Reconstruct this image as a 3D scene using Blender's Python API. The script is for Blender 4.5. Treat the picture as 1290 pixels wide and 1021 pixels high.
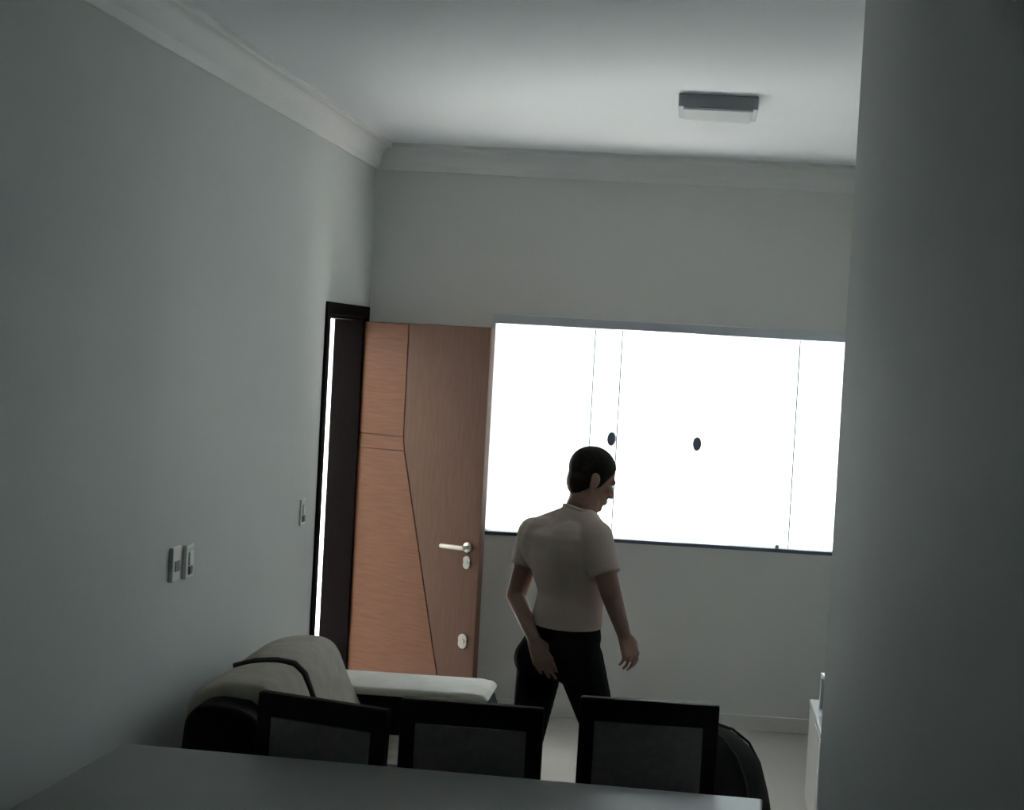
import bpy, bmesh, math, random
from mathutils import Vector, Matrix
random.seed(7)
S = bpy.context.scene
COL = S.collection
for o in list(bpy.data.objects):
    bpy.data.objects.remove(o)

# ------------------------------------------------------------------ camera
W, H = 1290, 1021
F_PX = 1882.2
YAW, PITCH, ROLL = -0.0442, -0.0293, 0.0565
cd = bpy.data.cameras.new('camera')
cam = bpy.data.objects.new('camera', cd)
COL.objects.link(cam)
fwd = Vector((math.sin(YAW) * math.cos(PITCH), math.cos(YAW) * math.cos(PITCH), math.sin(PITCH)))
rt = Vector((math.cos(YAW), -math.sin(YAW), 0))
up = rt.cross(fwd)
rt2 = rt * math.cos(ROLL) + up * math.sin(ROLL)
up2 = -rt * math.sin(ROLL) + up * math.cos(ROLL)
m = Matrix((rt2, up2, -fwd)).transposed().to_4x4()
m.translation = Vector((0, 0, 2.0))
cam.matrix_world = m
cd.sensor_fit = 'HORIZONTAL'
cd.sensor_width = 36
cd.lens = F_PX * 36 / W
cd.shift_x = (W / 2 - 792.1) / W
cd.shift_y = (495 - H / 2) / W
cd.clip_start = 0.05
S.camera = cam

# ------------------------------------------------------------------ world, sun, exposure
wd = bpy.data.worlds.new('sky')
S.world = wd
wd.use_nodes = True
bg = wd.node_tree.nodes['Background']
bg.inputs[0].default_value = (0.86, 0.94, 1.0, 1)
bg.inputs[1].default_value = 4.0
sd = bpy.data.lights.new('sun', 'SUN')
sd.energy = 60.0
sd.angle = 0.02
sd.color = (1.0, 0.97, 0.94)
sun = bpy.data.objects.new('sun', sd)
COL.objects.link(sun)
sun.rotation_euler = Vector((-0.5, 0.05, -1.0)).to_track_quat('-Z', 'Y').to_euler()
S.view_settings.view_transform = 'Standard'
S.view_settings.look = 'None'
S.view_settings.gamma = 1
S.view_settings.use_curve_mapping = False
S.view_settings.exposure = 0.93
S.cycles.max_bounces = 14
S.cycles.diffuse_bounces = 8
S.cycles.transparent_max_bounces = 16
S.cycles.use_denoising = True
S.cycles.sample_clamp_indirect = 8.0


# ------------------------------------------------------------------ materials
def mat(name, col, rough=0.6, metal=0.0, var=0.06, scale=8.0, bump=0.0, bscale=60.0, spec=0.5,
        stretch=None, emit=None):
    mt = bpy.data.materials.new(name)
    mt.use_nodes = True
    nt = mt.node_tree
    b = nt.nodes['Principled BSDF']
    b.inputs['Roughness'].default_value = rough
    b.inputs['Metallic'].default_value = metal
    b.inputs['Specular IOR Level'].default_value = spec
    tc = nt.nodes.new('ShaderNodeTexCoord')
    mp = nt.nodes.new('ShaderNodeMapping')
    nt.links.new(tc.outputs['Object'], mp.inputs['Vector'])
    if stretch:
        mp.inputs['Scale'].default_value = stretch
    nz = nt.nodes.new('ShaderNodeTexNoise')
    nz.inputs['Scale'].default_value = scale
    nz.inputs['Detail'].default_value = 5
    nt.links.new(mp.outputs[0], nz.inputs['Vector'])
    cr = nt.nodes.new('ShaderNodeValToRGB')
    cr.color_ramp.elements[0].position = 0.3
    cr.color_ramp.elements[1].position = 0.7
    cr.color_ramp.elements[0].color = (*[max(0, c * (1 - var)) for c in col], 1)
    cr.color_ramp.elements[1].color = (*[min(1, c * (1 + var)) for c in col], 1)
    nt.links.new(nz.outputs['Fac'], cr.inputs[0])
    nt.links.new(cr.outputs[0], b.inputs['Base Color'])
    if bump:
        n2 = nt.nodes.new('ShaderNodeTexNoise')
        n2.inputs['Scale'].default_value = bscale
        nt.links.new(mp.outputs[0], n2.inputs['Vector'])
        bp = nt.nodes.new('ShaderNodeBump')
        bp.inputs['Strength'].default_value = bump
        bp.inputs['Distance'].default_value = 0.01
        nt.links.new(n2.outputs['Fac'], bp.inputs['Height'])
        nt.links.new(bp.outputs[0], b.inputs['Normal'])
    return mt


M = {}
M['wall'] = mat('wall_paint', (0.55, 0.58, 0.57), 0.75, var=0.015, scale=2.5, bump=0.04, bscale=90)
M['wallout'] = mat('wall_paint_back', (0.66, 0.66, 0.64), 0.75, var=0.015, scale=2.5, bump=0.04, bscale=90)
M['ceil'] = mat('ceiling_paint', (0.72, 0.76, 0.79), 0.8, var=0.01, scale=2)
M['mould'] = mat('moulding_plaster', (0.72, 0.73, 0.73), 0.7, var=0.01)
M['floor'] = mat('porcelain_floor', (0.50, 0.475, 0.44), 0.28, var=0.05, scale=3)
M['ground'] = mat('pale_concrete', (0.62, 0.61, 0.59), 0.9, var=0.06, scale=1.2, bump=0.1)
M['yard'] = mat('added_yard_wall', (0.30, 0.32, 0.33), 0.9, var=0.08, scale=3, bump=0.2)  # dull tone limits daylight sent indoors by the added wall
M['frame'] = mat('dark_wood_frame', (0.013, 0.010, 0.010), 0.8, var=0.2, stretch=(30, 30, 1.5), spec=0.04)
M['wood'] = mat('door_wood', (0.200, 0.082, 0.042), 0.5, var=0.14, scale=5, stretch=(1.5, 1.5, 22), spec=0.35)
M['wood2'] = mat('door_wood_vertical', (0.15, 0.073, 0.046), 0.5, var=0.14, scale=5, stretch=(22, 22, 1.5), spec=0.35)
M['groove'] = mat('door_groove', (0.12, 0.055, 0.03), 0.6)
M['steel'] = mat('brushed_steel', (0.72, 0.68, 0.62), 0.28, 1.0, var=0.03)
M['alu'] = mat('aluminium', (0.60, 0.63, 0.68), 0.4, 0.6, var=0.03)
M['seal'] = mat('pane_edge_seal', (0.25, 0.27, 0.27), 0.5)
M['knob'] = mat('dark_knob', (0.11, 0.13, 0.18), 0.35, 0.0)
M['lampbase'] = mat('lamp_housing', (0.33, 0.35, 0.38), 0.5)
M['plate'] = mat('switch_plastic', (0.75, 0.75, 0.73), 0.35, var=0.01)
M['slot'] = mat('switch_dark', (0.06, 0.06, 0.06), 0.4)
M['black'] = mat('black_leatherette', (0.006, 0.006, 0.007), 0.6, var=0.2, bump=0.15, bscale=250, spec=0.08)
M['suede'] = mat('khaki_suede', (0.40, 0.37, 0.31), 0.9, var=0.10, scale=14, bump=0.2, bscale=300, spec=0.15)
M['pad'] = mat('pale_suede_pad', (0.78, 0.74, 0.69), 0.8, var=0.06, scale=14, bump=0.15, bscale=300, spec=0.2)
M['piping'] = mat('dark_piping', (0.02, 0.02, 0.018), 0.7)
M['chair'] = mat('espresso_wood', (0.012, 0.009, 0.008), 0.55, var=0.25, stretch=(20, 20, 2), spec=0.15)
M['uph'] = mat('charcoal_upholstery', (0.21, 0.20, 0.20), 0.85, var=0.12, scale=40, bump=0.2, bscale=400, spec=0.2)
M['table'] = mat('grey_table_top', (0.24, 0.25, 0.245), 0.35, var=0.05, scale=6)
M['white'] = mat('white_lacquer', (0.42, 0.42, 0.41), 0.35, var=0.02)
M['panel'] = mat('frame_backing', (0.10, 0.10, 0.105), 0.3)
M['pouf'] = mat('black_pouf_fabric', (0.012, 0.011, 0.011), 0.9, var=0.2, scale=20, bump=0.2, bscale=200, spec=0.2)
M['skin'] = mat('skin', (0.32, 0.19, 0.145), 0.55, var=0.06, scale=12, spec=0.3)
M['shirt'] = mat('taupe_cotton', (0.57, 0.465, 0.415), 0.9, var=0.05, scale=10, bump=0.15, bscale=200, spec=0.1)
M['trouser'] = mat('black_cotton', (0.010, 0.010, 0.013), 0.9, var=0.2, scale=12, bump=0.15, bscale=200, spec=0.1)
M['hair'] = mat('dark_hair', (0.018, 0.014, 0.012), 0.6, var=0.3, scale=60, bump=0.15, bscale=180, spec=0.15)
M['shoe'] = mat('dark_shoe', (0.02, 0.02, 0.022), 0.5)
M['eye'] = mat('eye', (0.55, 0.53, 0.50), 0.2)
M['iris'] = mat('iris', (0.03, 0.02, 0.015), 0.2)
M['rubber'] = mat('shoe_sole', (0.35, 0.34, 0.33), 0.7)

# glass: clear pane that lets light straight through
g = bpy.data.materials.new('clear_glass')
g.use_nodes = True
nt = g.node_tree
nt.nodes.remove(nt.nodes['Principled BSDF'])
out = nt.nodes['Material Output']
tr = nt.nodes.new('ShaderNodeBsdfTransparent')
tr.inputs[0].default_value = (0.93, 0.96, 0.955, 1)
gl = nt.nodes.new('ShaderNodeBsdfGlossy')
gl.inputs['Roughness'].default_value = 0.02
fr = nt.nodes.new('ShaderNodeFresnel')
fr.inputs[0].default_value = 1.45
mx = nt.nodes.new('ShaderNodeMixShader')
nt.links.new(fr.outputs[0], mx.inputs[0])
nt.links.new(tr.outputs[0], mx.inputs[1])
nt.links.new(gl.outputs[0], mx.inputs[2])
nt.links.new(mx.outputs[0], out.inputs[0])
M['glass'] = g

# opal acrylic for the ceiling light
g = bpy.data.materials.new('opal_acrylic')
g.use_nodes = True
nt = g.node_tree
nt.nodes.remove(nt.nodes['Principled BSDF'])
out = nt.nodes['Material Output']
d1 = nt.nodes.new('ShaderNodeBsdfDiffuse')
d1.inputs[0].default_value = (0.88, 0.89, 0.91, 1)
d2 = nt.nodes.new('ShaderNodeBsdfTranslucent')
d2.inputs[0].default_value = (0.88, 0.89, 0.91, 1)
mx = nt.nodes.new('ShaderNodeMixShader')
mx.inputs[0].default_value = 0.35
nt.links.new(d1.outputs[0], mx.inputs[1])
nt.links.new(d2.outputs[0], mx.inputs[2])
nt.links.new(mx.outputs[0], out.inputs[0])
M['opal'] = g


# ------------------------------------------------------------------ helpers
def tag(o, label=None, cat=None, group=None, kind=None):
    if label: o['label'] = label
    if cat: o['category'] = cat
    if group: o['group'] = group
    if kind: o['kind'] = kind
    return o


def empty(name, loc, rz=0.0):
    o = bpy.data.objects.new(name, None)
    o.empty_display_size = 0.1
    o.location = loc
    o.rotation_euler = (0, 0, rz)
    COL.objects.link(o)
    return o


def link(name, me, mt, parent=None, smooth=False):
    o = bpy.data.objects.new(name, me)
    if mt is not None and not me.materials:
        me.materials.append(mt)
    COL.objects.link(o)
    if parent: o.parent = parent
    if smooth:
        for p in me.polygons: p.use_smooth = True
    return o


def bm_mesh(name, bm):
    bmesh.ops.recalc_face_normals(bm, faces=bm.faces)
    me = bpy.data.meshes.new(name)
    bm.to_mesh(me)
    bm.free()
    return me


def box(bm, lo, hi, bev=0.0, seg=2, mtx=None):
    lo, hi = Vector(lo), Vector(hi)
    r = bmesh.ops.create_cube(bm, size=1.0)
    vs = r['verts']
    c = (lo + hi) / 2
    d = hi - lo
    for v in vs:
        v.co = Vector((v.co.x * d.x, v.co.y * d.y, v.co.z * d.z)) + c
    if bev:
        es = list({e for v in vs for e in v.link_edges})
        rr = bmesh.ops.bevel(bm, geom=es, offset=bev, segments=seg, affect='EDGES', profile=0.5)
        vs = list({v for v in rr['verts']} | {v for v in vs if v.is_valid})
    if mtx:
        bmesh.ops.transform(bm, matrix=mtx, verts=list(set(vs)))
    return vs


def box_obj(name, lo, hi, mt, parent=None, bev=0.0, seg=2, smooth=False):
    bm = bmesh.new()
    box(bm, lo, hi, bev, seg)
    return link(name, bm_mesh(name, bm), mt, parent, smooth)


def boxes_obj(name, lst, mt, parent=None, bev=0.0):
    bm = bmesh.new()
    for lo, hi in lst:
        box(bm, lo, hi, bev)
    return link(name, bm_mesh(name, bm), mt, parent)


def prism(name, poly, axis, a, b, mt, parent=None, bev=0.0, smooth=False):
    """extrude a polygon; axis 'x' : poly=(y,z), 'y' : poly=(x,z), 'z' : poly=(x,y)"""
    bm = bmesh.new()

    def P(p, t):
        if axis == 'x': return (t, p[0], p[1])
        if axis == 'y': return (p[0], t, p[1])
        return (p[0], p[1], t)
    v0 = [bm.verts.new(P(p, a)) for p in poly]
    v1 = [bm.verts.new(P(p, b)) for p in poly]
    bm.faces.new(v0)
    bm.faces.new(v1[::-1])
    n = len(poly)
    for i in range(n):
        bm.faces.new((v0[i], v1[i], v1[(i + 1) % n], v0[(i + 1) % n]))
    bmesh.ops.recalc_face_normals(bm, faces=bm.faces)
    if bev:
        es = [e for e in bm.edges if e.calc_face_angle(0) > 0.5]
        bmesh.ops.bevel(bm, geom=es, offset=bev, segments=3, affect='EDGES', profile=0.5)
    return link(name, bm_mesh(name, bm), mt, parent, smooth)


def loft(bm, secs, n=24, ey=None):
    """secs: (centre, u axis vector, v axis vector) ; closed tube with caps"""
    rings = []
    for c, u, v in secs:
        c, u, v = Vector(c), Vector(u), Vector(v)
        rings.append([bm.verts.new(c + u * math.cos(2 * math.pi * k / n) + v * math.sin(2 * math.pi * k / n)) for k in range(n)])
    for a, b in zip(rings, rings[1:]):
        for k in range(n):
            bm.faces.new((a[k], a[(k + 1) % n], b[(k + 1) % n], b[k]))
    bm.faces.new(rings[0][::-1])
    bm.faces.new(rings[-1])


_BALLS = {}


def ball(bm, c, r, mtx=None, seg=14):
    if seg not in _BALLS:
        tb_ = bmesh.new()
        bmesh.ops.create_uvsphere(tb_, u_segments=seg, v_segments=max(6, seg // 2 + 1), radius=1.0)
        tb_.verts.index_update()
        _BALLS[seg] = ([tuple(v.co) for v in tb_.verts], [[v.index for v in f.verts] for f in tb_.faces])
        tb_.free()
    vs, fs = _BALLS[seg]
    a, b, d = r if hasattr(r, '__len__') else (r, r, r)
    c = Vector(c)
    new = []
    for x, y, z in vs:
        p = Vector((x * a, y * b, z * d))
        if mtx: p = mtx @ p
        new.append(bm.verts.new(p + c))
    for f in fs:
        bm.faces.new([new[k] for k in f])


def limb(bm, a, b, ra, rb, n=None):
    a, b = Vector(a), Vector(b)
    L = (b - a).length
    if n is None: n = max(3, int(L / (min(ra, rb) * 0.45)) + 1)
    for i in range(n + 1):
        t = i / n
        ball(bm, a.lerp(b, t), ra + (rb - ra) * t, seg=12)


def voxel(name, bm, size, mt, parent, smooth_it=4, fac=0.5):
    me = bm_mesh(name + '_raw', bm)
    tmp = bpy.data.objects.new(name + '_raw', me)
    COL.objects.link(tmp)
    md = tmp.modifiers.new('r', 'REMESH')
    md.mode = 'VOXEL'
    md.voxel_size = size
    md2 = tmp.modifiers.new('s', 'SMOOTH')
    md2.iterations = smooth_it
    md2.factor = fac
    dg = bpy.context.evaluated_depsgraph_get()
    new = bpy.data.meshes.new_from_object(tmp.evaluated_get(dg))
    bpy.data.objects.remove(tmp)
    bpy.data.meshes.remove(me)
    new.name = name
    new.materials.clear()
    return link(name, new, mt, parent, True)


def sub(o, lv):
    md = o.modifiers.new('sub', 'SUBSURF')
    md.levels = lv
    md.render_levels = lv
    return o


def cyl(bm, a, b, r, n=20, r2=None):
    a, b = Vector(a), Vector(b)
    d = (b - a).normalized()
    u = d.orthogonal().normalized()
    v = d.cross(u)
    r2 = r if r2 is None else r2
    loft(bm, [(a, u * r, v * r), (b, u * r2, v * r2)], n)


def tube(bm, pts, r, n=8):
    pts = [Vector(p) for p in pts]
    secs = []
    for i, p in enumerate(pts):
        d = (pts[min(i + 1, len(pts) - 1)] - pts[max(i - 1, 0)]).normalized()
        ref = Vector((0, 1, 0)) if abs(d.y) < 0.9 else Vector((1, 0, 0))
        u = d.cross(ref).normalized()
        secs.append((p, u * r, d.cross(u) * r))
    loft(bm, secs, n)


# ------------------------------------------------------------------ the room
XL, XR, XF = -1.77, 0.40, 1.00       # left wall, partition face, far right wall
YB, YN = 7.967, -1.2                 # back wall, wall behind the camera
ZC = 3.02
WX0, WX1, WZ0, WZ1 = -1.10, 0.81, 0.965, 2.15
DY0, DY1, DZ = 7.07, 7.87, 2.09      # doorway in the left wall

st = lambda o: tag(o, kind='structure')
st(box_obj('floor', (-2.0, -1.4, -0.10), (1.2, 8.12, 0), M['floor']))
st(box_obj('ceiling', (-2.1, -1.5, ZC), (1.3, 8.25, ZC + 0.18), M['ceil']))
st(boxes_obj('wall_left', [((-1.92, -1.35, 0), (XL, DY0 - 0.005, ZC)), ((-1.92, DY1 + 0.005, 0), (XL, 8.117, ZC)),
                           ((-1.92, DY0 - 0.005, DZ + 0.005), (XL, DY1 + 0.005, ZC))], M['wall']))
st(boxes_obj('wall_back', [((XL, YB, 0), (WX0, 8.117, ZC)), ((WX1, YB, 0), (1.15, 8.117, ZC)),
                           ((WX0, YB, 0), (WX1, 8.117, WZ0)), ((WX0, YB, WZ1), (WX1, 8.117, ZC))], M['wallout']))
st(boxes_obj('wall_right', [((XR, -1.35, 0), (0.55, 4.10, ZC)), ((0.55, 3.95, 0), (1.15, 4.10, ZC))], M['wall']))
st(box_obj('wall_far_right', (XF, 4.10, 0), (1.15, YB, ZC), M['wall']))
st(box_obj('wall_rear', (XL, -1.35, 0), (XR, -1.2, ZC), M['wall']))
# paved yard all round the house
st(box_obj('ground_outside', (-45, -40, -0.30), (45, 60, -0.12), M['ground']))


# unseen side wall and flat roof, added to dim daylight on the open door
st(box_obj('wall_outside_added', (-3.55, -3, -0.12), (-3.40, 9.2, 2.6), M['wallout']))
st(box_obj('wall_yard_added', (-9, 10.2, -0.12), (2.5, 10.35, 2.7), M['yard']))  # unseen wall added to cut the daylight reaching deep into the room
st(box_obj('roof_outside_added', (-3.55, -3, 2.75), (-1.92, 8.3, 2.90), M['ceil']))


# crown moulding: coved profile swept along each wall
def prof(o=0.10, h=0.135):
    p = [(0, 0), (o, 0), (o, -0.018), (o - 0.012, -0.024)]
    for i in range(7):
        a = math.pi / 2 * i / 6
        p.append((0.028 + (o - 0.045) * (1 - math.sin(a)), -0.024 - (h - 0.055) * (1 - math.cos(a))))
    p += [(0.022, -h + 0.022), (0.010, -h), (0, -h)]
    return p


pr = prof()
st(prism('trim_1', [(XL + a, ZC + b) for a, b in pr], 'y', YN, YB, M['mould']))
st(prism('trim_2', [(YB - a, ZC + b) for a, b in pr], 'x', XL, XF, M['mould']))
st(prism('trim_3', [(XF - a, ZC + b) for a, b in pr], 'y', 4.10, YB, M['mould']))
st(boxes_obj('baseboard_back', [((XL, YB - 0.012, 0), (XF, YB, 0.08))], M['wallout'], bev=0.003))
st(boxes_obj('baseboard_left', [((XL, -1.2, 0), (XL + 0.012, DY0 - 0.08, 0.08))], M['floor'], bev=0.003))

# ------------------------------------------------------------------ window_1
win = st(empty('window_1', ((WX0 + WX1) / 2, 8.0, WZ0)))


def wpart(name, lo, hi, mt, bev=0.0, par=None):
    o = box_obj(name, lo, hi, mt, None, bev)
    p = par or win
    o.data.transform(Matrix.Translation(-Vector(win.location)))
    o.parent = p
    return o


wpart('top_track', (WX0, 7.955, 2.098), (WX1, 8.06, WZ1), M['alu'], 0.004)
wpart('bottom_track', (WX0, 7.96, WZ0 - 0.004), (WX1, 8.06, WZ0 + 0.016), M['knob'], 0.003)
wpart('side_profile', (WX0, 7.965, WZ0 + 0.016), (WX0 + 0.016, 8.06, 2.098), M['alu'], 0.002)
wpart('side_profile', (WX1 - 0.018, 7.965, WZ0 + 0.016), (WX1, 8.06, 2.098), M['knob'], 0.002)
wpart('latch', (0.475, 7.975, WZ0 + 0.016), (0.495, 8.0, WZ0 + 0.035), M['alu'], 0.002)
panes = [(WX0 + 0.016, -0.552, 8.036, 1, None), (-0.995, -0.405, 8.008, 1, -0.432),
         (-0.02, 0.545, 8.008, 0, 0.027), (0.22, WX1 - 0.018, 8.036, 0, None)]
for x0, x1, y, right, kx in panes:
    p = wpart('glass_pane', (x0, y - 0.004, WZ0 + 0.017), (x1, y + 0.004, 2.097), M['glass'])
    for xe, on in ((x1, right or kx is not None),):
        if on:
            s_ = 1 if xe == x1 else -1
            wpart('edge_seal', (xe - 0.003, y - 0.005, WZ0 + 0.018), (xe + 0.003, y + 0.005, 2.096), M['seal'], par=p)
    if kx is not None:
        bm = bmesh.new()
        z = 1.512
        for s_ in (-1, 1):
            u, v = Vector((0.023, 0, 0)), Vector((0, 0, 0.037))
            c = Vector((kx, y, z))
            loft(bm, [(c + Vector((0, s_ * 0.004, 0)), u * .8, v * .8), (c + Vector((0, s_ * 0.012, 0)), u * .8, v * .8),
                      (c + Vector((0, s_ * 0.014, 0)), u, v), (c + Vector((0, s_ * 0.024, 0)), u, v),
                      (c + Vector((0, s_ * 0.027, 0)), u * .85, v * .9)], 20)
        k = link('knob', bm_mesh('knob', bm), M['knob'], None)
        k.data.transform(Matrix.Translation(-Vector(win.location)))
        k.parent = p

# ------------------------------------------------------------------ door_1 (left wall, open into the room)
door = st(empty('door_1', (XL, DY1, 0)))
Ti = Matrix.Translation(-Vector(door.location))


def dpart(name, lo, hi, mt, bev=0.003):
    o = box_obj(name, lo, hi, mt, None, bev)
    o.data.transform(Ti)
    o.parent = door
    return o


dpart('jamb', (-1.925, DY1 - 0.03, 0), (XL, DY1, DZ), M['frame'])
dpart('jamb', (-1.925, DY0, 0), (XL, DY0 + 0.02, DZ), M['frame'])
dpart('door_head', (-1.925, DY0, DZ - 0.02), (XL, DY1, DZ), M['frame'])
dpart('casing', (XL, DY1 - 0.01, 0), (XL + 0.014, DY1 + 0.05, DZ + 0.055), M['frame'])
dpart('casing', (XL, DY0 - 0.05, 0), (XL + 0.014, DY0 + 0.008, DZ + 0.055), M['frame'])
dpart('casing', (XL, DY0 + 0.008, DZ - 0.005), (XL + 0.014, DY1 - 0.01, DZ + 0.055), M['frame'])
dpart('threshold', (-1.95, DY0, -0.1), (XL, DY1, 0.006), M['floor'])

leaf_w, leaf_t = 0.805, 0.034
hx, hy = -1.765, 7.862
ang = math.atan2(7.515 - hy, -1.052 - hx)
leafm = Matrix.Translation((hx, hy, 0)) @ Matrix.Rotation(ang, 4, 'Z')
LM = Ti @ leafm
leaf = box_obj('door_leaf', (0, 0, 0.008), (leaf_w, leaf_t, 2.068), M['groove'], None, 0.002)
leaf.data.transform(LM)
leaf.parent = door


def leafpiece(name, poly, y0, y1, mt, bev=0.003):
    o = prism(name, poly, 'y', y0, y1, mt, None, bev)
    o.data.transform(LM)
    o.parent = leaf
    return o


# left field: horizontal boards whose right end follows the slanted joint; right field: one tall panel
zs = [0.010, 1.40, 1.475, 2.066]


def jx(z):
    if z >= 1.45: return 0.292
    return 0.292 + (1.45 - z) * 0.246


g_ = 0.0022
for z0, z1 in zip(zs, zs[1:]):
    leafpiece('board', [(0.001, z0 + g_), (jx(z0) - g_, z0 + g_), (jx(z1) - g_, z1 - g_), (0.001, z1 - g_)], -0.005, 0.001, M['wood'], 0.0015)
pz = [0.010, 1.45, 2.066]
leafpiece('tall_panel', [(jx(0.01) + 0.004, 0.010), (leaf_w - 0.001, 0.010), (leaf_w - 0.001, 2.066), (0.292 + 0.004, 2.066), (0.292 + 0.004, 1.45)], -0.005, 0.001, M['wood2'], 0.0015)
leafpiece('inner_skin', [(0.001, 0.010), (leaf_w - 0.001, 0.010), (leaf_w - 0.001, 2.066), (0.001, 2.066)], leaf_t - 0.001, leaf_t + 0.003, M['wood2'], 0.001)
hbm = bmesh.new()
for s_, y in ((-1, -0.005), (1, leaf_t + 0.003)):
    cyl(hbm, (0.735, y, 0.945), (0.735, y + s_ * 0.010, 0.945), 0.026)
    cyl(hbm, (0.735, y + s_ * 0.010, 0.945), (0.735, y + s_ * 0.045, 0.945), 0.010)
    limb(hbm, (0.735, y + s_ * 0.047, 0.945), (0.605, y + s_ * 0.050, 0.943), 0.0125, 0.0125, 14)
h_ = link('lever_handle', bm_mesh('lever_handle', hbm), M['steel'], leaf, True)
h_.data.transform(LM)
for zz, rr in ((0.868, 0.021), (0.465, 0.026)):
    bm = bmesh.new()
    for s_, y in ((-1, -0.005), (1, leaf_t + 0.003)):
        cyl(bm, (0.735, y, zz + 0.012), (0.735, y + s_ * 0.009, zz + 0.012), rr)
        cyl(bm, (0.735, y, zz - 0.012), (0.735, y + s_ * 0.009, zz - 0.012), rr)
        cyl(bm, (0.735, y + s_ * 0.009, zz), (0.735, y + s_ * 0.014, zz), rr * .5)
    k = link('lock_plate', bm_mesh('lock_plate', bm), M['steel'], leaf)
    k.data.transform(LM)

# ------------------------------------------------------------------ ceiling light
cl = tag(empty('ceiling_light', (0.027, 6.085, ZC)), 'square flat ceiling light with grey rim and white diffuser', 'light')
box_obj('housing', (-0.158, -0.155, -0.052), (0.158, 0.155, 0), M['lampbase'], cl, 0.004)
box_obj('diffuser', (-0.138, -0.145, -0.062), (0.138, 0.145, -0.050), M['opal'], cl, 0.005)


# ------------------------------------------------------------------ wall switches
def plate(y, z, label, w, kind, prot=0.016):
    t = tag(empty('switch_plate' if kind == 'switch' else 'wall_outlet', (XL, y, z)), label, 'switch' if kind == 'switch' else 'outlet')
    box_obj('cover', (0, -w / 2, -0.06), (prot, w / 2, 0.06), M['plate'], t, 0.003)
    if kind == 'switch':
        box_obj('rocker', (prot - 0.001, -0.017, -0.012), (prot + 0.005, 0.017, 0.035), M['plate'], t, 0.002)
        box_obj('rocker', (prot - 0.001, -0.017, -0.045), (prot + 0.005, 0.017, -0.016), M['slot'], t, 0.002)
    else:
        box_obj('socket', (prot - 0.001, -0.020, -0.026), (prot + 0.003, 0.020, 0.012), M['slot'], t, 0.002)
    return t


plate(5.078, 1.168, 'white wall outlet plate left of its pair, farther from the door', 0.078, 'outlet')
plate(5.215, 1.158, 'white rocker switch plate right of its pair, beside the outlet', 0.078, 'switch')
plate(6.765, 1.168, 'thin pale switch plate alone close to the door frame', 0.072, 'switch', 0.010)

# ------------------------------------------------------------------ sofa
sofa = tag(empty('sofa', (-1.20, 5.45, 0)), 'two-tone black and khaki two-seat sofa against the left wall', 'sofa')
so = Vector(sofa.location)


def spart(o, par=sofa):
    o.data.transform(Matrix.Translation(-so))
    o.parent = par
    return o


Y0, Y1 = 4.83, 6.09
spart(box_obj('base', (-1.625, Y0 + 0.02, 0.07), (-0.80, Y1 - 0.02, 0.30), M['black'], None, 0.02, 3))
spart(prism('back_frame', [(-1.625, 0.08), (-1.625, 0.60), (-1.60, 0.65), (-1.56, 0.66), (-1.50, 0.62), (-1.46, 0.28), (-1.46, 0.08)], 'y', Y0 + 0.03, Y1 - 0.03, M['black'], None, 0.015, True))
# side panels: tall at the back, dropping to arm height
near = [(-1.620, 0.05), (-1.625, 0.60), (-1.615, 0.70), (-1.58, 0.745), (-1.52, 0.757), (-1.43, 0.748), (-1.375, 0.715), (-1.345, 0.64),
        (-1.32, 0.575), (-1.25, 0.55), (-0.82, 0.55), (-0.765, 0.52), (-0.75, 0.46), (-0.75, 0.05)]
spart(prism('arm', near, 'y', Y0 - 0.02, Y0 + 0.17, M['black'], None, 0.02, True))
far = [(-1.625, 0.05), (-1.625, 0.578), (-0.80, 0.578), (-0.755, 0.56), (-0.735, 0.50), (-0.725, 0.40), (-0.725, 0.05)]
a2 = spart(prism('arm', far, 'y', 5.83, 6.11, M['black'], None, 0.015, True))
pad = [(-1.625, 0.572), (-1.625, 0.606), (-0.81, 0.606), (-0.765, 0.600), (-0.745, 0.588), (-0.745, 0.572)]
p_ = spart(prism('arm_pad', pad, 'y', 5.825, 6.115, M['pad'], None, 0.012, True), a2)
p_['label'] = 'pale arm pad'


def back_cushion(y0, y1):
    """wedge cushion: flat crown near the wall, front face raking forward to the seat"""
    prf = [(-1.630, 0.46), (-1.665, 0.66), (-1.655, 0.735), (-1.61, 0.775), (-1.53, 0.800), (-1.45, 0.808), (-1.385, 0.800), (-1.345, 0.765),
           (-1.315, 0.690), (-1.275, 0.600), (-1.225, 0.510), (-1.205, 0.45), (-1.24, 0.40), (-1.50, 0.40)]
    cx = sum(p[0] for p in prf) / len(prf)
    cz = sum(p[1] for p in prf) / len(prf)
    bm = bmesh.new()
    rings = []
    n = 9
    for i in range(n):
        t = i / (n - 1)
        y = y0 + (y1 - y0) * (0.5 - 0.5 * math.cos(math.pi * t))
        e = abs(2 * t - 1)
        k = 1 - 0.13 * max(0, (e - 0.45) / 0.55) ** 3
        rings.append([bm.verts.new((cx + (x - cx) * k, y, cz + (z - cz) * k)) for x, z in prf])
    m_ = len(prf)
    for a, b in zip(rings, rings[1:]):
        for k in range(m_):
            bm.faces.new((a[k], a[(k + 1) % m_], b[(k + 1) % m_], b[k]))
    bm.faces.new(rings[0][::-1])
    bm.faces.new(rings[-1])
    o = spart(link('back_cushion', bm_mesh('back_cushion', bm), M['suede'], None, True))
    sub(o, 2)
    # dark piping along the inner seam
    return o, prf, cx, cz


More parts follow.
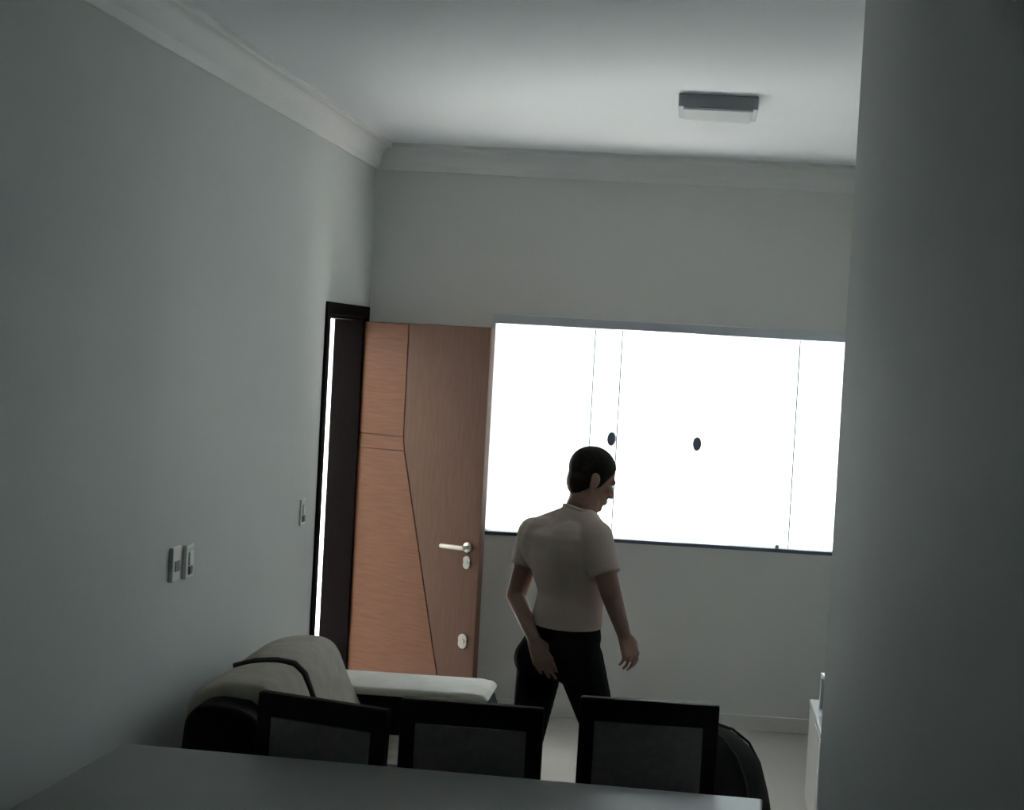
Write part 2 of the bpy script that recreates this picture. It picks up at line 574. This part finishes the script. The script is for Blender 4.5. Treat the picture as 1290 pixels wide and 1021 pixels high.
YM = 5.31
c1, prf, pcx, pcz = back_cushion(Y0 + 0.10, YM)
c2, *_ = back_cushion(YM, 5.84)
bm = bmesh.new()
tube(bm, [(pcx + (x - pcx) * 0.985, YM, pcz + (z - pcz) * 0.985) for x, z in prf[3:12]], 0.011, 8)
pp = spart(link('piping', bm_mesh('piping', bm), M['piping'], None, True), c1)
pp['label'] = 'dark seam piping'
for a, b in ((Y0 + 0.17, YM - 0.003), (YM + 0.003, 5.83)):
    spart(box_obj('seat_cushion', (-1.46, a, 0.29), (-0.80, b, 0.43), M['suede'], None, 0.04, 4, True))
for x in (-1.58, -0.84):
    for y in (Y0 + 0.08, Y1 - 0.06):
        spart(box_obj('foot', (x - 0.03, y - 0.03, 0), (x + 0.03, y + 0.03, 0.08), M['frame'], None, 0.006))


# ------------------------------------------------------------------ dining table
tb = tag(empty('dining_table', (-0.70, 3.78, 0)), 'grey topped dining table with pale edge at the bottom left', 'table')
tb.rotation_euler = (0, 0, -0.06)
box_obj('tabletop', (-0.93, -0.42, 0.735), (0.93, 0.42, 0.77), M['table'], tb, 0.006)
boxes_obj('apron', [((-0.84, -0.34, 0.66), (0.84, -0.31, 0.735)), ((-0.84, 0.31, 0.66), (0.84, 0.34, 0.735)),
                    ((-0.84, -0.31, 0.66), (-0.81, 0.31, 0.735)), ((0.81, -0.31, 0.66), (0.84, 0.31, 0.735))], M['chair'], tb)
for x in (-0.86, 0.86):
    for y in (-0.35, 0.35):
        box_obj('leg', (x - 0.04, y - 0.04, 0), (x + 0.04, y + 0.04, 0.735), M['chair'], tb, 0.006)


# ------------------------------------------------------------------ dining chairs (backs to the living room, seats under the table)
def make_chair():
    """local frame: back plane at y=0, seat towards -y, width 0.43"""
    t = empty('dining_chair', (0, 0, 0))
    w = 0.215
    for s_ in (-1, 1):
        o = prism('back_post', [(-0.005, 0.0), (0.03, 0.0), (0.0, 0.46), (0.022, 0.918), (-0.010, 0.918), (-0.032, 0.46)], 'x',
                  s_ * w - (0.048 if s_ > 0 else 0), s_ * w + (0 if s_ > 0 else 0.048), M['chair'], t, 0.004)
    prism('top_rail', [(-0.010, 0.846), (0.018, 0.846), (0.022, 0.92), (-0.008, 0.92)], 'x', -w + 0.001, w - 0.001, M['chair'], t, 0.005)
    prism('lower_rail', [(-0.026, 0.50), (0.002, 0.50), (0.004, 0.55), (-0.024, 0.55)], 'x', -w + 0.04, w - 0.04, M['chair'], t, 0.003)
    prism('back_panel', [(-0.022, 0.545), (-0.002, 0.545), (0.012, 0.85), (-0.012, 0.85)], 'x', -w + 0.045, w - 0.045, M['uph'], t, 0.004)
    box_obj('seat', (-w + 0.01, -0.43, 0.44), (w - 0.01, -0.03, 0.49), M['uph'], t, 0.018, 3, True)
    boxes_obj('seat_frame', [((-w + 0.01, -0.42, 0.385), (w - 0.01, -0.395, 0.44)), ((-w + 0.01, -0.40, 0.385), (-w + 0.035, -0.02, 0.44)),
                             ((w - 0.035, -0.40, 0.385), (w - 0.01, -0.02, 0.44)), ((-w + 0.04, -0.045, 0.385), (w - 0.04, -0.02, 0.44))], M['chair'], t)
    for s_ in (-1, 1):
        box_obj('front_leg', (s_ * 0.185 - 0.02, -0.425, 0), (s_ * 0.185 + 0.02, -0.385, 0.385), M['chair'], t, 0.004)
    return t


def copy_thing(root):
    c = root.copy()
    COL.objects.link(c)
    for ch in list(root.children):
        k = ch.copy()
        COL.objects.link(k)
        k.parent = c
        for gch in list(ch.children):
            kk = gch.copy()
            COL.objects.link(kk)
            kk.parent = k
    return c


chair0 = make_chair()
spots = [(-1.036, 4.315, -0.30, 0.885, 'dark dining chair in front of the sofa, leftmost of three'),
         (-0.607, 4.400, -0.04, 0.99, 'middle dark dining chair of three, standing in front of the walking person'),
         (-0.083, 4.575, -0.01, 1.00, 'dark dining chair at the right end, dark pouf behind it')]
for i, (x, y, rz, sx, lab) in enumerate(spots):
    c = chair0 if i == 0 else copy_thing(chair0)
    c.location = (x, y, 0)
    c.rotation_euler = (0, 0, rz)
    tag(c, lab, 'chair', 'dining chairs along the far side of the table')

# ------------------------------------------------------------------ pouf
po = tag(empty('pouf', (0.06, 5.30, 0)), 'dark rounded pouf behind the right-hand dining chair', 'pouf')
bm = bmesh.new()
secs = []
for r, z in ((0.24, 0.0), (0.285, 0.03), (0.31, 0.14), (0.312, 0.28), (0.295, 0.42), (0.26, 0.53), (0.215, 0.605), (0.15, 0.655), (0.07, 0.68), (0.02, 0.685)):
    secs.append(((0, 0, z), (r, 0, 0), (0, r, 0)))
loft(bm, secs, 32)
sub(link('body', bm_mesh('body', bm), M['pouf'], po, True), 1)
bm = bmesh.new()
for k in range(6):
    a = k * math.pi / 3 + 0.3
    tube(bm, [(math.cos(a) * r, math.sin(a) * r, z) for r, z in ((0.312, 0.14), (0.314, 0.28), (0.297, 0.42), (0.262, 0.532), (0.217, 0.607), (0.152, 0.657), (0.07, 0.683), (0.0, 0.688))], 0.005, 6)
link('seam', bm_mesh('seam', bm), M['piping'], po, True)

# ------------------------------------------------------------------ white cabinet with a small frame on top, beyond the partition
cb = tag(empty('low_cabinet', (0.795, 6.05, 0)), 'low white cabinet half hidden by the right-hand wall', 'cabinet')
box_obj('carcass', (-0.20, -0.50, 0.06), (0.200, 0.50, 0.480), M['white'], cb, 0.01, 3)
box_obj('top_board', (-0.215, -0.515, 0.480), (0.200, 0.515, 0.508), M['white'], cb, 0.008, 3)
for y in (-0.25, 0.25):
    d_ = box_obj('cabinet_door', (-0.213, y - 0.245, 0.075), (-0.20, y + 0.245, 0.473), M['white'], cb, 0.005)
box_obj('plinth', (-0.17, -0.48, 0), (0.19, 0.48, 0.06), M['slot'], cb)
pf = tag(empty('picture_frame', (0.624, 6.22, 0.508)), 'small pale upright frame standing on the white cabinet', 'frame')
pf.rotation_euler = (0, 0, 0.10)
boxes_obj('border', [((-0.012, -0.11, 0), (0.008, 0.11, 0.018)), ((-0.012, -0.11, 0.15), (0.008, 0.11, 0.168)),
                     ((-0.012, -0.11, 0.018), (0.008, -0.092, 0.15)), ((-0.012, 0.092, 0.018), (0.008, 0.11, 0.15))], M['alu'], pf)
box_obj('picture', (-0.006, -0.092, 0.018), (0.004, 0.092, 0.15), M['panel'], pf)
box_obj('back_stand', (0.006, -0.02, 0.0), (0.05, 0.02, 0.012), M['panel'], pf)

# ------------------------------------------------------------------ the man, walking to the right past the window
TH = math.radians(45)
Dv = Vector((math.sin(TH), math.cos(TH), 0))       # body heading
Rv = Vector((math.cos(TH), -math.sin(TH), 0))      # his right
Z = Vector((0, 0, 1))
man = tag(empty('person', (-0.43, 5.65, 0)), 'person in taupe T-shirt and black trousers walking right past the window', 'person')
mo = Vector(man.location)


def P(x, y, z): return Vector((x, y, z)) - mo


hem, mid, chest, shc = P(-.436, 5.65, .905), P(-.432, 5.65, 1.06), P(-.452, 5.65, 1.20), P(-.465, 5.65, 1.285)
shL, shR = P(-.592, 5.765, 1.262), P(-.336, 5.54, 1.290)
nkb, nkt = P(-.415, 5.655, 1.345), P(-.388, 5.67, 1.44)
hd = P(-.372, 5.68, 1.500)
elL, wrL = P(-.645, 5.735, 1.02), P(-.548, 5.560, .890)
elR, wrR = P(-.266, 5.475, 1.095), P(-.216, 5.61, .925)
hip = P(-.449, 5.65, .84)
hpL, hpR = P(-.530, 5.715, .82), P(-.380, 5.60, .83)
knL, anL = P(-.572, 5.69, .44), P(-.555, 5.64, .08)
knR, anR = P(-.265, 5.70, .46), P(-.235, 5.60, .09)


def torso(bm, off):
    S_ = [(hip, .150, .118), (hem, .135, .104), (mid, .128, .098), (mid.lerp(chest, .5), .148, .108), (chest, .172, .118), (shc, .175, .105), (shc.lerp(nkb, .45), .125, .085)]
    loft(bm, [(c, Rv * (a + off), Dv * (b + off)) for c, a, b in S_], 28)


def hand(bm, wrist, d, pn, side, curl):
    """palm + four fingers of unequal length + thumb. d: hand direction, pn: palm-facing normal, side: thumb direction"""
    d, pn, side = d.normalized(), pn.normalized(), side.normalized()
    for t in range(6):
        f = t / 5
        for s_ in (-1, -.4, .3, 1):
            ball(bm, wrist + d * (0.012 + 0.075 * f) + side * (s_ * (0.018 + 0.014 * f)), (0.0145 - 0.002 * f), seg=8)
    lens = (0.072, 0.080, 0.075, 0.058)
    for i in range(4):
        off = 0.033 - 0.022 * i
        b0 = wrist + d * (0.085 - 0.004 * abs(i - 1)) + side * off
        dd = d.copy()
        p = b0
        for j, fr_ in enumerate((0.44, 0.31, 0.25)):
            dd = (dd + pn * curl * (0.55 if j == 0 else 0.9)).normalized()
            q = p + dd * lens[i] * fr_
            limb(bm, p, q, 0.0088 - 0.0008 * j, 0.0082 - 0.0008 * j, 4)
            p = q
    t0 = wrist + d * 0.022 + side * 0.026
    t1 = t0 + (d * 0.7 + side * 0.75 + pn * 0.3).normalized() * 0.038
    t2 = t1 + (d * 1.0 + side * 0.25 + pn * 0.35).normalized() * 0.030
    t3 = t2 + (d * 1.0 - side * 0.05 + pn * 0.4).normalized() * 0.024
    limb(bm, t0, t1, 0.014, 0.0112, 4)
    limb(bm, t1, t2, 0.0108, 0.0098, 4)
    limb(bm, t2, t3, 0.0098, 0.008, 4)


# head frame: turned right, bowed
TF = math.radians(66)
hf = Vector((math.sin(TF), math.cos(TF), 0))
hr = Vector((math.cos(TF), -math.sin(TF), 0))
pt = math.radians(-20)
hf2 = hf * math.cos(pt) + Z * math.sin(pt)
hu2 = hr.cross(hf2).normalized()
HM = Matrix((hr, hf2, hu2)).transposed()           # local x right, y forward, z up


def hp(x, y, z): return hd + HM @ Vector((x, y, z))


bm = bmesh.new()
torso(bm, 0.0)
ball(bm, hip - Z * .03, (.125, .105, .08))
# deltoids, chest, shoulder blades
for s_, sh in ((-1, shL), (1, shR)):
    ball(bm, sh, .056)
    limb(bm, sh, nkb + Rv * s_ * .02, .042, .048)
    ball(bm, chest + Rv * s_ * .075 + Dv * .075 + Z * .03, (.07, .05, .06))
    ball(bm, chest + Rv * s_ * .085 - Dv * .065 + Z * .05, (.065, .05, .075))
limb(bm, shL, elL, .050, .040); limb(bm, elL, wrL, .038, .026)
limb(bm, shR, elR, .050, .040); limb(bm, elR, wrR, .040, .027)
limb(bm, nkb, nkt, .066, .062)
limb(bm, hpL, knL, .075, .052); limb(bm, knL, anL, .050, .038)
limb(bm, hpR, knR, .075, .052); limb(bm, knR, anR, .050, .038)
for an in (anL, anR):
    limb(bm, an, an + Dv * .10 - Z * .035, .036, .03)
hand(bm, wrL, (P(-.495, 5.520, .795) - wrL), Vector((0.25, 0.95, 0.1)), Vector((0.85, -0.2, 0.25)), 0.22)
hand(bm, wrR, (P(-.182, 5.63, .835) - wrR), Vector((-0.75, 0.2, 0)), Dv, 0.5)
# skull, jaw, features
ball(bm, hp(0, -.012, .030), (.074, .093, .083), HM, 20)
ball(bm, hp(0, .012, -.030), (.062, .070, .075), HM, 18)
ball(bm, hp(0, .045, -.075), (.040, .036, .030), HM)
ball(bm, hp(0, .058, -.058), (.034, .027, .036), HM)
ball(bm, hp(0, .066, -.098), (.022, .018, .016), HM)
limb(bm, hp(-.052, -.01, -.055), hp(-.018, .062, -.098), .018, .014, 5)
limb(bm, hp(.052, -.01, -.055), hp(.018, .062, -.098), .018, .014, 5)
limb(bm, hp(-.034, .074, .012), hp(.034, .074, .012), .012, .012, 5)
limb(bm, hp(0, .082, .0), hp(0, .100, -.036), .009, .013, 5)
ball(bm, hp(-.011, .090, -.040), .010); ball(bm, hp(.011, .090, -.040), .010)
ball(bm, hp(0, .084, -.064), (.022, .010, .006), HM); ball(bm, hp(0, .083, -.074), (.019, .010, .007), HM)
ball(bm, hp(-.042, .060, -.022), (.020, .018, .016), HM); ball(bm, hp(.042, .060, -.022), (.020, .018, .016), HM)
for s_ in (-1, 1):
    ball(bm, hp(s_ * .076, -.012, -.012), (.010, .020, .032), HM)
    ball(bm, hp(s_ * .082, -.020, .002), (.008, .016, .018), HM)
limb(bm, nkt, hp(0, -.03, -.03), .060, .060)
body = voxel('body', bm, 0.0050, M['skin'], man, 3)

for s_ in (-1, 1):
    bm = bmesh.new()
    ball(bm, hp(s_ * .030, .0690, -.006), (.0125, .0125, .0085), HM)
    ey = link('eye', bm_mesh('eye', bm), M['eye'], body, True)
    bm = bmesh.new()
    ball(bm, hp(s_ * .030, .0785, -.007), .0052)
    link('iris', bm_mesh('iris', bm), M['iris'], body, True)

# hair: cap hugging the skull, short at the neck
bm = bmesh.new()
ball(bm, hp(0, -.013, .034), (.079, .096, .086), HM, 24)
ball(bm, hp(0, -.036, -.018), (.068, .059, .072), HM, 18)
ball(bm, hp(-.060, .0, .010), (.020, .036, .045), HM); ball(bm, hp(.060, .0, .010), (.020, .036, .045), HM)
hair = voxel('hair', bm, 0.0060, M['hair'], man, 4)
# trim the hair at a hairline so that the face stays free
hb = bmesh.new()
hb.from_mesh(hair.data)
HI = HM.inverted()
co = hp(0, .052, .052)
geom = hb.verts[:] + hb.edges[:] + hb.faces[:]
bmesh.ops.bisect_plane(hb, geom=geom, plane_co=hp(0, .030, .0), plane_no=(HM @ Vector((0, 0.86, -0.50))).normalized(), clear_outer=True)
hb.to_mesh(hair.data)
hb.free()

# T-shirt
bm = bmesh.new()
S_ = [(hem + Z * .030, .150, .122), (hem + Z * .07, .149, .121), (mid + Rv * .006, .140, .114), (mid.lerp(chest, .5), .160, .123), (chest, .182, .134), (shc, .184, .120), (shc.lerp(nkb, .40), .135, .098), (shc.lerp(nkb, .75), .095, .088)]
loft(bm, [(c, Rv * a, Dv * b) for c, a, b in S_], 32)
for s_, sh, el, e in ((-1, shL, elL, .52), (1, shR, elR, .66)):
    ball(bm, sh, .066)
    limb(bm, sh, nkb + Rv * s_ * .03 - Z * .012, .060, .064)
    a, b = sh, sh.lerp(el, e)
    dv = (b - a).normalized()
    u = dv.orthogonal().normalized()
    v = dv.cross(u)
    loft(bm, [(a, u * .064, v * .064), (a.lerp(b, .5), u * .061, v * .061), (b, u * .060, v * .060)], 20)
    ball(bm, chest + Rv * s_ * .060 + Dv * .046 + Z * .02, (.115, .088, .120))
    ball(bm, chest + Rv * s_ * .080 - Dv * .056 + Z * .04, (.088, .064, .105))
axn = (nkt - nkb).normalized()
un = axn.cross(Dv).normalized(); vn = axn.cross(un)
loft(bm, [(nkb - axn * .05, un * .092, vn * .088), (nkb + axn * .028, un * .073, vn * .073)], 24)
shirt = voxel('t_shirt', bm, 0.0070, M['shirt'], man, 5)
bm = bmesh.new()
ax = (nkt - nkb).normalized()
u = ax.cross(Dv).normalized(); v = ax.cross(u)
cc = nkb + ax * .030
ring = [cc + u * (.0665 * math.cos(a)) + v * (.0665 * math.sin(a)) for a in [2 * math.pi * k / 28 for k in range(29)]]
tube(bm, ring, .008, 8)
link('collar', bm_mesh('collar', bm), M['shirt'], shirt, True)

# trousers
bm = bmesh.new()
S_ = [(hem + Z * .060, .140, .112), (hem - Z * .01, .150, .122), (hip, .160, .122), (hip - Z * .06, .156, .112), (hip - Z * .10, .13, .09)]
loft(bm, [(c, Rv * a, Dv * b) for c, a, b in S_], 32)
for s_, h0, kn, an in ((-1, hpL, knL, anL), (1, hpR, knR, anR)):
    limb(bm, h0 - Z * .01, kn, .096, .062)
    limb(bm, kn, an + Z * .01, .062, .055)
    ball(bm, h0 + Rv * s_ * .0 - Dv * .035 - Z * .025, .083)
trs = voxel('trousers', bm, 0.0075, M['trouser'], man, 6)

for an, yaw_, lift in ((anL, 0.0, 0.0), (anR, -0.1, 0.0)):
    bm = bmesh.new()
    base = Vector((an.x, an.y, 0.0))
    d = Dv
    secs = [(-.075, .026, .030, .040), (-.055, .036, .045, .050), (0, .040, .052, .055), (.06, .044, .046, .046), (.12, .048, .035, .036), (.17, .042, .027, .028), (.20, .022, .020, .022)]
    loft(bm, [(base + d * t + Z * (.018 + hz), Rv * w, Z * hz) for t, w, hz, _ in secs], 20)
    sh = link('shoe', bm_mesh('shoe', bm), M['shoe'], man, True)
    bm = bmesh.new()
    outl = [base + d * t + Rv * (w + .004) for t, w, *_ in secs] + [base + d * t - Rv * (w + .004) for t, w, *_ in secs[::-1]]
    v0 = [bm.verts.new(p) for p in outl]
    v1 = [bm.verts.new(p + Z * .024) for p in outl]
    bm.faces.new(v0[::-1]); bm.faces.new(v1)
    for k in range(len(v0)):
        bm.faces.new((v0[k], v0[(k + 1) % len(v0)], v1[(k + 1) % len(v0)], v1[k]))
    link('sole', bm_mesh('sole', bm), M['rubber'], sh)
